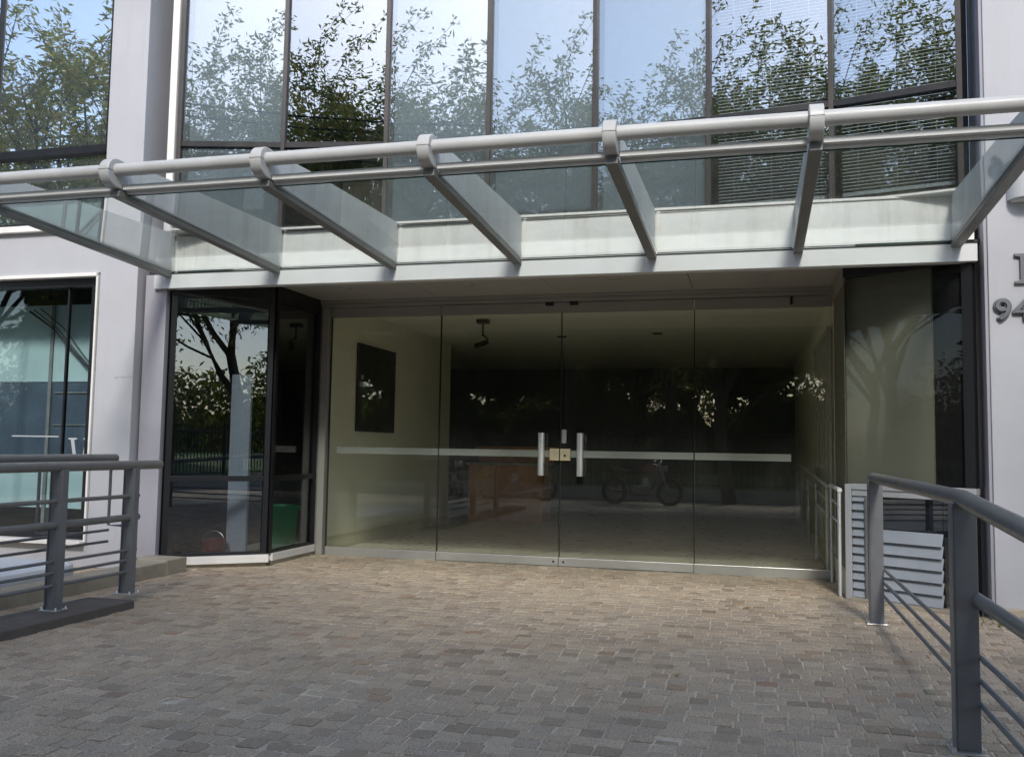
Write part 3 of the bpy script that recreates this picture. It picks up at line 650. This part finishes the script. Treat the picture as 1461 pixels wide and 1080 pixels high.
rbp = thing('ribbed_panel', 'grey vertical louvre blind against the right lobby wall', 'blind', (.76, 11, 0))
g = MB(); y = 9.90; k = 0
while y < 12.2:
    g.box(.735 if k % 2 else .75, .769, y, y+.10, .30, 2.52); y += .16; k += 1
g.build('louvres', M['rib'], rbp, .004)
g = MB(); g.box(.73, .77, 9.9, 12.25, 2.53, 2.58); g.build('head_rail', M['rib'], rbp)
hr = thing('handrail', 'white tubular three bar handrail along the right lobby wall', 'handrail', (.70, 11, 0))
for k, z in enumerate((.93, .78, .63)):
    g = MB(); g.tube([(.715, 9.86, z), (.715, 12, z+.06), (.715, 16.5, z+.14)], .020 if k == 0 else .012, 10); g.build('rail', M['ledge'], hr, smooth=True)
for y in (9.9, 11.6, 13.3, 15.0, 16.4):
    g = MB(); g.tube([(.715, y, .0), (.715, y, .90)], .016, 10); g.build('post', M['ledge'], hr, smooth=True)

eh = thing('handrail', 'short white handrail with end posts outside at the right end of the doors', 'handrail', (.73, 9.2, 0))
for k, z in enumerate((.94, .80, .64)):
    g = MB(); g.tube([(.735, 8.68, z), (.735, 9.2, z+.005), (.735, 9.66, z+.01)], .021 if k == 0 else .011, 10); g.build('rail', M['ledge'], eh, smooth=True)
for y in (8.70, 8.80, 9.64):
    g = MB(); g.tube([(.735, y, .0), (.735, y, .93)], .013, 10); g.build('post', M['ledge'], eh, smooth=True)
# ------------------------------------------------------------------ railings
def rail_post(x, y, root, z0=0.0):
    g = MB(); g.box(x-.052, x-.046+.0, y-.040, y+.040, z0, 1.06); g.box(x-.044, x+.052, y-.030, y+.030, z0, 1.06); p = g.build('post', M['rail'], root, .004)
    g = MB(); g.box(x-.075, x+.075, y-.065, y+.065, z0-.001, z0+.008); g.build('base_plate', M['alu'], p, .003)
    for dx, dy in ((.06, .05), (-.06, .05), (.06, -.05), (-.06, -.05)):
        g = MB(); g.lathe([(0, .018), (.009, .018), (.010, 0)], (x+dx, y+dy, z0+.008), n=6); g.build('anchor_bolt', M['steel'], p)
rl = thing('railing', 'dark grey railing with handrail on a brown kerb at the left', 'railing', (-4.85, 4, 0), 'entrance railings')
for y in (2.5, 4.0, 5.54, 6.33): rail_post(-4.85, y, rl, .062)
def rails(xc, lst, y0, y1, root):
    for nm_, dx, z, r, mt in lst:
        g = MB(); g.tube([(xc+dx, y0, z), (xc+dx, (y0+y1)/2, z), (xc+dx, y1, z)], r, 16); g.build(nm_, M[mt], root, smooth=True)
rails(-4.85, [('handrail', .0, 1.082, .036, 'rail_tube')], 1.2, 6.68, rl)
rails(-4.85, [('middle_rail', .0, .665, .027, 'rail_tube'), ('thin_rail', .0, .405, .012, 'rail'), ('thin_rail', .0, .325, .012, 'rail'), ('thin_rail', .0, .235, .012, 'rail'), ('thin_rail', .0, .835, .016, 'rail_tube')], 1.2, 6.42, rl)
rails(-5.03, [('rear_handrail', .0, 1.135, .034, 'rail_tube')], 1.2, 6.35, rl)
rails(-5.03, [('rear_thin_rail', .0, .56, .011, 'rail'), ('rear_thin_rail', .0, .47, .011, 'rail')], 1.2, 6.30, rl)
for y in (2.5, 4.0, 5.54, 6.30):
    g = MB(); g.tube([(-4.88, y, .60), (-5.03, y, .60), (-5.03, y, 1.12)], .012, 8); g.build('rear_bracket', M['rail'], rl, smooth=True)
rg = thing('railing', 'dark grey railing with handrail and three rods at the right', 'railing', (.88, 4, 0), 'entrance railings')
for y in (4.40, 7.42): rail_post(.88, y, rg)
g = MB(); g.box(.83, .93, 1.47, 1.53, 0, .86); g.build('post', M['rail'], rg, .004)
g = MB(); g.tube([(.88, .9, .845), (.88, 2.6, .968), (.88, 4.38, 1.080), (.88, 5.4, 1.085), (.88, 7.52, 1.085)], .039, 16); g.build('handrail', M['rail_tube'], rg, smooth=True)
rails(.88, [('middle_rail', .055, .645, .030, 'rail_tube')], .9, 4.5, rg)
rails(.88, [('thin_rail', .06, .40, .012, 'rail'), ('thin_rail', .06, .30, .012, 'rail'), ('thin_rail', .06, .20, .012, 'rail')], .9, 7.46, rg)
g = MB(); g.box(-5.02, -4.60, 1.0, 6.10, -.02, .062); tag(g.build('kerb', M['kerb'], bevel=.008), 'brown concrete kerb under the left railing', 'kerb')
g = MB(); g.box(-5.66, -5.44, 4.6, 7.86, -.02, .13); g.box(-5.85, -5.437, 7.66, 7.98, -.019, .145); tag(g.build('stone_edging', M['sandstone'], bevel=.01), 'low sandy stone edging between the left railing and the pillar', 'edging')
n = 10; pl = [(-5.70, 4.6), (-5.70, 6.6)]+[(-5.95+.25*math.cos(t), 6.6+.30*math.sin(t)) for t in [math.pi/2*k/n for k in range(1, n+1)]]+[(-7.6, 6.9), (-7.6, 4.6)]
g = MB(); g.prism([(x, y, .05) for x, y in pl], (0, 0, .16)); tag(g.build('white_ledge', M['ledge'], bevel=.04), 'low white ledge with a rounded corner in front of the office window', 'ledge')

# ------------------------------------------------------------------ weeds and fallen leaves
def leaf_quad(m, c, L, W, yaw_, pitch_, roll_=0):
    q = Matrix.Rotation(yaw_, 3, 'Z') @ Matrix.Rotation(pitch_, 3, 'Y') @ Matrix.Rotation(roll_, 3, 'X')
    c = Vector(c); m.add([c, c+q @ Vector((L*.45, -W/2, .1*W)), c+q @ Vector((L, 0, -.06*L)), c+q @ Vector((L*.45, W/2, .1*W))], [(0, 1, 2, 3)])
g = MB()
for k in range(70): leaf_quad(g, (1.86+random.gauss(0, .10), 7.60+random.gauss(0, .05), 0), random.uniform(.05, .11), .012, random.uniform(0, 6.3), -random.uniform(.3, 1.4))
tag(g.build('weed', M['weed'], fix=False), 'small tuft of green weeds at the foot of the right wall', 'weed')
for k, (x, y, s, lab) in enumerate(((-.10, 7.73, .075, 'orange fallen leaf on the paving in front of the right door'), (-3.40, 7.9, .05, 'small pale fallen leaf near the bottom of the left door'), (-2.6, 6.2, .05, 'small fallen leaf on the paving at the left of the middle'), (-.45, 5.3, .045, 'small curled fallen leaf on the middle of the paving'))):
    g = MB(); g.add([(x, y, .009), (x+s*.5, y-s*.28, .012), (x+s, y+.01, .02), (x+s*.5, y+s*.3, .014), (x+s*.5, y, .006)], [(0, 1, 4), (1, 2, 4), (2, 3, 4), (3, 0, 4)])
    tag(g.build('fallen_leaf', M['leaf_litter'], fix=False), lab, 'leaf', 'fallen leaves on the paving')

# ------------------------------------------------------------------ trees (stand behind the camera, seen mirrored in the glass)
def make_tree(seed, H, trunk_h, spread, leaf_L, leaf_W, per_twig, limbs, droop=.5, rad=.13, up=.55):
    rg_ = random.Random(seed); wood = MB(); lv = []; lf = []
    def leafs(p, d, n, rspread):
        for _ in range(n):
            L = leaf_L*rg_.uniform(.65, 1.2); W = leaf_W*rg_.uniform(.7, 1.2)
            c = p+Vector((rg_.gauss(0, 1), rg_.gauss(0, 1), rg_.gauss(0, .8)))*rspread
            dr = (d*.6+Vector((rg_.gauss(0, 1), rg_.gauss(0, 1), rg_.gauss(-droop, .6)))).normalized()
            s_ = dr.cross(Vector((rg_.gauss(0, 1), rg_.gauss(0, 1), rg_.gauss(0, 1)))).normalized()
            o = len(lv); lv.extend([c, c+dr*L*.42+s_*W/2, c+dr*L, c+dr*L*.42-s_*W/2]); lf.append((o, o+1, o+2, o+3))
    def grow(p, d, L, r, lev):
        npt = 4 if lev < 2 else 3
        pts = [p]; q = p.copy(); dd = d.copy()
        for k in range(npt):
            dd = (dd+Vector((rg_.gauss(0, .13), rg_.gauss(0, .13), rg_.gauss(.05 if lev < 3 else -.03, .08)))).normalized()
            q = q+dd*L/npt; pts.append(q.copy())
        r1 = r*.62
        wood.tube(pts, [r+(r1-r)*k/npt for k in range(npt+1)], 7 if lev < 2 else 4 if lev < 3 else 3, cap=False)
        if lev >= 3:
            for k in range(1, npt+1): leafs(pts[k], dd, per_twig if k < npt else per_twig+2, .085*spread)
        if lev >= 4: return
        nb = limbs[lev]
        for k in range(nb):
            f = rg_.uniform(.35, 1.0) if lev > 0 else rg_.uniform(.6, 1)
            i = min(int(f*npt), npt-1); b = pts[i].lerp(pts[i+1], f*npt-i)
            az = rg_.uniform(0, 6.283); tilt = rg_.uniform(.45, 1.05)*(1 if lev else .75)
            s1 = dd.orthogonal().normalized(); s1.rotate(Matrix.Rotation(az, 3, dd))
            nd = (dd*math.cos(tilt)+s1*math.sin(tilt)*spread+Vector((0, 0, up*.35))).normalized()
            grow(b, nd, L*rg_.uniform(.52, .74) if lev else L*rg_.uniform(.75, 1.1), max(r1*rg_.uniform(.5, .8), .006), lev+1)
    grow(Vector((0, 0, -.05)), Vector((rg_.uniform(-.06, .06), rg_.uniform(-.06, .06), 1)), trunk_h, rad, 0)
    return wood, lv, lf
def tree(name, label, loc, args, mat, group, scale=1):
    wood, lv, lf = make_tree(*args)
    zmax = max(v.z for v in lv); s = args[1]/zmax
    t = thing(name, label, 'tree', (0, 0, 0), group)
    wood.v = [(v[0]*s, v[1]*s, v[2]*s) for v in wood.v]
    wood.build('trunk', M['bark'], t, smooth=True, fix=False)
    m = MB(); m.v = [(v.x*s, v.y*s, v.z*s) for v in lv]; m.f = lf; m.mi = [0]*len(lf); m.build('crown', M[mat], t, fix=False)
    t.location = (loc[0], loc[1], 0); return t
def tree_copy(src, label, loc, rz, s=1):
    c = copy_tree(src); c.location = (loc[0], loc[1], 0); c.rotation_euler = (0, 0, rz); c.scale = (s, s, s); c['label'] = label; return c
SG = 'street trees mirrored in the glass'
tA = tree('street_tree', 'open leafy street tree mirrored in the middle glass bays', (-5.4, -6.2), (11, 12.6, 3.4, 1.0, .135, .046, 15, (6, 5, 4, 3), .5, .17), 'leaf_a', SG)
tB = tree('street_tree', 'yellowing street tree mirrored in the upper window left of the pillar', (-16.5, -2.6), (23, 12.2, 3.2, .95, .155, .042, 13, (6, 5, 4, 3), .5, .17), 'leaf_b', SG)
tree_copy(tA, 'leafy street tree mirrored at the left end of the glass wall', (-10.2, -7.4), 2.1, 1.05)
tree_copy(tB, 'yellowing street tree mirrored between the middle glass bays', (-2.4, -7.6), 1.3, 1.0)
tree_copy(tB, 'yellowing street tree mirrored in the left angled bay', (13.0, -7.4), 3.0, 1.05)
tree_copy(tA, 'leafy street tree that dapples the right wall with shade', (5.6, -3.7), 2.9, 1.03)
tree_copy(tA, 'leafy street tree at the far left end of the fence', (-21.5, -5.0), .7, 1.0)
PG = 'dark park trees beyond the fence'
tD = tree('park_tree', 'dark dense park tree mirrored behind the double doors', (-4, -16), (31, 11, 2.2, 1.25, .23, .12, 22, (7, 5, 5, 2), .6, .2, .25), 'leaf_d', PG)
for k, (x, y, rz, s, lab) in enumerate(((-11, -15, 1, .95, 'dark park tree mirrored in the left door'), (3.5, -15, 2.2, 1.0, 'dark park tree mirrored in the right door'), (-18, -17, 3, 1.0, 'dark park tree mirrored in the left side panel'), (-8, -23, 4, 1.15, 'tall dark park tree in the second row mirrored left of the handles'), (0, -24, 5, 1.1, 'tall dark park tree in the second row mirrored right of the handles'), (-26, -20, .4, 1.1, 'dark park tree at the left end of the first row'), (11, -18, 5.5, 1.0, 'dark park tree mirrored right of the pale panel'), (-16, -27, 2.7, 1.2, 'tall dark park tree at the back of the left group'))):
    tree_copy(tD, lab, (x, y), rz, s)

sh = tree('shade_tree', 'dense evergreen street tree whose shade covers the near paving at the left', (-.6, -3.5), (47, 7.5, 2.6, 1.1, .16, .06, 7, (7, 5, 5, 3), .6, .16, .3), 'leaf_s', 'evergreen trees shading the paving')
tree_copy(sh, 'dense evergreen street tree whose shade covers the near paving at the right', (3.2, -3.5), 2.4, 1.0)
# ------------------------------------------------------------------ fence, motorcycles, cables behind the camera
fe = thing('park_fence', 'black iron park fence on a pale base, mirrored in the entrance glass', 'fence', (-8, -4.6, 0))
g = MB(); g.box(-40, 30, -4.72, -4.50, -.05, .28); g.build('fence_base', M['fence_base'], fe, .01)
g = MB(); g.box(-40, 30, -4.63, -4.59, 1.62, 1.66); g.box(-40, 30, -4.63, -4.59, .36, .40); g.build('fence_rail', M['fence'], fe)
g = MB(); x = -30
while x < 16: g.box(x-.011, x+.011, -4.621, -4.599, .28, 1.80); x += .14
g.build('fence_bars', M['fence'], fe)
g = MB(); x = -30
while x < 16: g.box(x-.04, x+.04, -4.65, -4.57, .28, 1.9); x += 2.8
g.build('fence_posts', M['fence'], fe)
def hedge():
    rg_ = np.random.default_rng(9); m = MB(); n = 70000
    X = rg_.uniform(-34, 16, n); top = 3.1+.7*np.sin(X*.9)+.5*np.sin(X*2.3+1)+.3*np.sin(X*5.1)
    Zs = top*rg_.uniform(0, 1, n)**.8; Y = -13.4+rg_.normal(0, .45, n); Zs = Zs+.35
    for x, y, z in zip(X, Y, Zs): leaf_quad(m, (x, y, z), random.uniform(.08, .18), random.uniform(.04, .08), random.uniform(0, 6.3), random.uniform(-1, 1.2), random.uniform(-1, 1))
    return m
hd = thing('park_hedge', 'tall dark evergreen hedge behind the park fence', 'hedge', (-8, -13.4, .3))
hedge().build('foliage', M['leaf_d'], hd, fix=False)
g = MB(); xs_ = [-34+.25*k for k in range(201)]; n_ = len(xs_)
tp = [2.45+.5*math.sin(x*.9)+.4*math.sin(x*2.3+1)+.25*math.sin(x*5.1)+random.uniform(-.25, .25) for x in xs_]
g.add([(x, -13.55+random.uniform(-.1, .1), .3) for x in xs_]+[(x, -13.5+random.uniform(-.15, .15), h_*.6+.3) for x, h_ in zip(xs_, tp)]+[(x, -13.6, h_+.3) for x, h_ in zip(xs_, tp)], [(r_*n_+k, r_*n_+k+1, (r_+1)*n_+k+1, (r_+1)*n_+k) for r_ in range(2) for k in range(n_-1)])
o_ = g.build('inner_foliage', M['leaf_d'], hd, fix=False); b_ = o_.modifiers.new('thickness', 'SOLIDIFY'); b_.thickness = .3
g = MB(); x = -34
while x < 16: g.tube([(x, -13.6, .2), (x+.1, -13.55, 1.6), (x+.05, -13.6, 2.6)], [.05, .04, .02], 6); x += .55
g.build('stems', M['bark'], hd, smooth=True)
def far_wood():
    rg_ = np.random.default_rng(21); m = MB(); n = 34000
    X = rg_.uniform(-75, 75, n); top = 8.0+1.5*np.sin(X*.35)+1.0*np.sin(X*.9+1)+.6*np.sin(X*2.1); Zs = top*rg_.uniform(0, 1, n)**.8
    Y = -42+rg_.normal(0, 1.2, n)-.004*X*X*0
    for x, y, z in zip(X, Y, Zs): leaf_quad(m, (x, y, z), random.uniform(.4, .9), random.uniform(.2, .4), random.uniform(0, 6.3), random.uniform(-1, 1.2), random.uniform(-1, 1))
    xs2 = [-75+.8*k for k in range(188)]
    t2 = [7.2+1.5*math.sin(x*.35)+1.0*math.sin(x*.9+1)+.6*math.sin(x*2.1)+random.uniform(-.5, .5) for x in xs2]; o = len(m.v); q = len(xs2)
    m.add([(x, -43, 0) for x in xs2]+[(x, -43+random.uniform(-.5, .5), h_*.4) for x, h_ in zip(xs2, t2)]+[(x, -43, h_*.62) for x, h_ in zip(xs2, t2)], [(r_*q+k, r_*q+k+1, (r_+1)*q+k+1, (r_+1)*q+k) for r_ in range(2) for k in range(q-1)])
    return m
tag(far_wood().build('far_wood', M['leaf_d'], fix=False), 'dark wood closing the far side of the park', 'wood', kind='stuff')
def motorcycle():
    t = thing('motorcycle', 'dark red parked motorcycle mirrored behind the right door', 'motorcycle', (0, 0, 0), 'parked motorcycles')
    for x in (-.66, .66):
        g = MB(); g.torus((x, 0, .31), .26, .05, 'y', 32, 8); wv = g.build('wheel', M['rubber'], t, smooth=True)
        g = MB(); g.torus((x, 0, .31), .215, .014, 'y', 32, 6); g.lathe([(0, -.05), (.04, -.05), (.04, .05), (0, .05)], (x, 0, .31), 'y', 14)
        for k in range(14): a = k*2*math.pi/14; g.tube([(x+.035*math.cos(a), 0, .31+.035*math.sin(a)), (x+.21*math.cos(a), 0, .31+.21*math.sin(a))], .003, 4)
        g.build('rim', M['chrome'], wv, smooth=True)
        g = MB()
        arc = [(x+.335*math.cos(a), .31+.335*math.sin(a)) for a in [R(25)+R(130)*k/10 for k in range(11)]]
        for (x0, z0), (x1, z1) in zip(arc, arc[1:]): g.hexa([(x0, -.065, z0), (x1, -.065, z1), (x1, .065, z1), (x0, .065, z0), (x0*1, -.065, z0+.008), (x1, -.065, z1+.008), (x1, .065, z1+.008), (x0, .065, z0+.008)])
        g.build('mudguard', M['moto_black'], t)
    g = MB()
    for s in (-.075, .075): g.tube([(.66, s, .31), (.50, s, .72), (.42, s, .96)], .02, 8)
    g.build('front_fork', M['chrome'], t, smooth=True)
    g = MB(); g.tube([(.44, 0, .86), (.30, 0, .50), (.12, 0, .24), (-.25, 0, .26), (-.32, 0, .62), (-.70, 0, .66)], .022, 8); g.tube([(.44, 0, .84), (.1, 0, .72), (-.34, 0, .66)], .022, 8)
    for s in (-.09, .09): g.tube([(-.25, s, .32), (-.66, s, .31)], .018, 8); g.tube([(-.62, s, .36), (-.52, s, .66)], .016, 8)
    g.build('chassis', M['moto_black'], t, smooth=True)
    g = MB()
    ring = []
    for i, (x, zz, w2, h) in enumerate(((.44, .83, .05, .05), (.36, .86, .12, .10), (.20, .87, .14, .12), (.02, .83, .10, .08), (-.06, .80, .04, .04))):
        ring.append([(x, w2*math.cos(a), zz+h*math.sin(a)) for a in [2*math.pi*k/14 for k in range(14)]])
    vs = [p for rr_ in ring for p in rr_]; fs = [(i*14+k, i*14+(k+1) % 14, (i+1)*14+(k+1) % 14, (i+1)*14+k) for i in range(4) for k in range(14)]+[tuple(range(14)), tuple(56+k for k in range(14))]
    g.add(vs, fs); g.build('fuel_tank', M['moto_red'], t, smooth=True)
    g = MB(); g.prism([(x, -.11, z) for x, z in [(.0, .76), (-.02, .82), (-.30, .80), (-.50, .86), (-.74, .90), (-.76, .86), (-.50, .78), (-.30, .73)]], (0, .22, 0)); g.build('seat', M['moto_black'], t, .03)
    g = MB(); g.box(-.16, .20, -.11, .11, .26, .46); g.lathe([(.09, .45), (.10, .47), (.09, .49), (.10, .51), (.09, .53), (.10, .55), (.09, .57), (.10, .59), (.08, .64), (0, .64)], (.08, 0, .0), 'z', 16); g.build('engine', M['chrome'], t, .015)
    g = MB(); g.tube([(.16, -.10, .42), (.24, -.13, .24), (.0, -.14, .19), (-.35, -.15, .24), (-.85, -.16, .36)], [.022, .022, .024, .045, .05], 10); g.build('exhaust', M['chrome'], t, smooth=True)
    g = MB(); g.tube([(.36, -.36, 1.02), (.42, -.22, 1.05), (.43, 0, .97), (.42, .22, 1.05), (.36, .36, 1.02)], .013, 8); g.build('handlebar', M['chrome'], t, smooth=True)
    g = MB(); g.lathe([(0, .12), (.07, .11), (.085, .09), (.07, .0), (.03, -.05), (0, -.05)], (.50, 0, .86), 'x', 18); g.build('headlight', M['chrome'], t, smooth=True)
    for s in (-1, 1):
        g = MB(); g.tube([(.39, s*.27, 1.03), (.36, s*.33, 1.17)], .005, 6); g.lathe([(0, -.01), (.05, -.008), (.05, .008), (0, .01)], (.36, s*.34, 1.20), 'x', 14); g.build('mirror', M['moto_black'], t, smooth=True)
    return t
m1 = motorcycle(); m1.location = (-2.55, -1.8, -.02); m1.rotation_euler = (0, 0, R(8))
m2 = copy_tree(m1); m2.location = (-5.6, -2.1, -.02); m2.rotation_euler = (0, 0, R(172)); m2['label'] = 'dark red parked motorcycle mirrored in front of the reception desk'
m3 = copy_tree(m1); m3.location = (-7.4, -2.6, -.02); m3.rotation_euler = (0, 0, R(60)); m3['label'] = 'dark red parked motorcycle mirrored at the edge of the left side panel'
for k, (y, z, lab) in enumerate(((-2.9, 8.05, 'lowest black overhead cable mirrored across the glass wall'), (-3.0, 8.75, 'middle black overhead cable mirrored across the glass wall'), (-3.05, 9.0, 'highest black overhead cable mirrored across the glass wall'))):
    g = MB(); g.tube([(x, y+.1*math.sin(x*.2+k), z+.0016*(x+3)**2-.3) for x in range(-28, 23, 2)], .017, 6)
    tag(g.build('overhead_cable', M['cable'], smooth=True), lab, 'cable', 'overhead cables along the street')
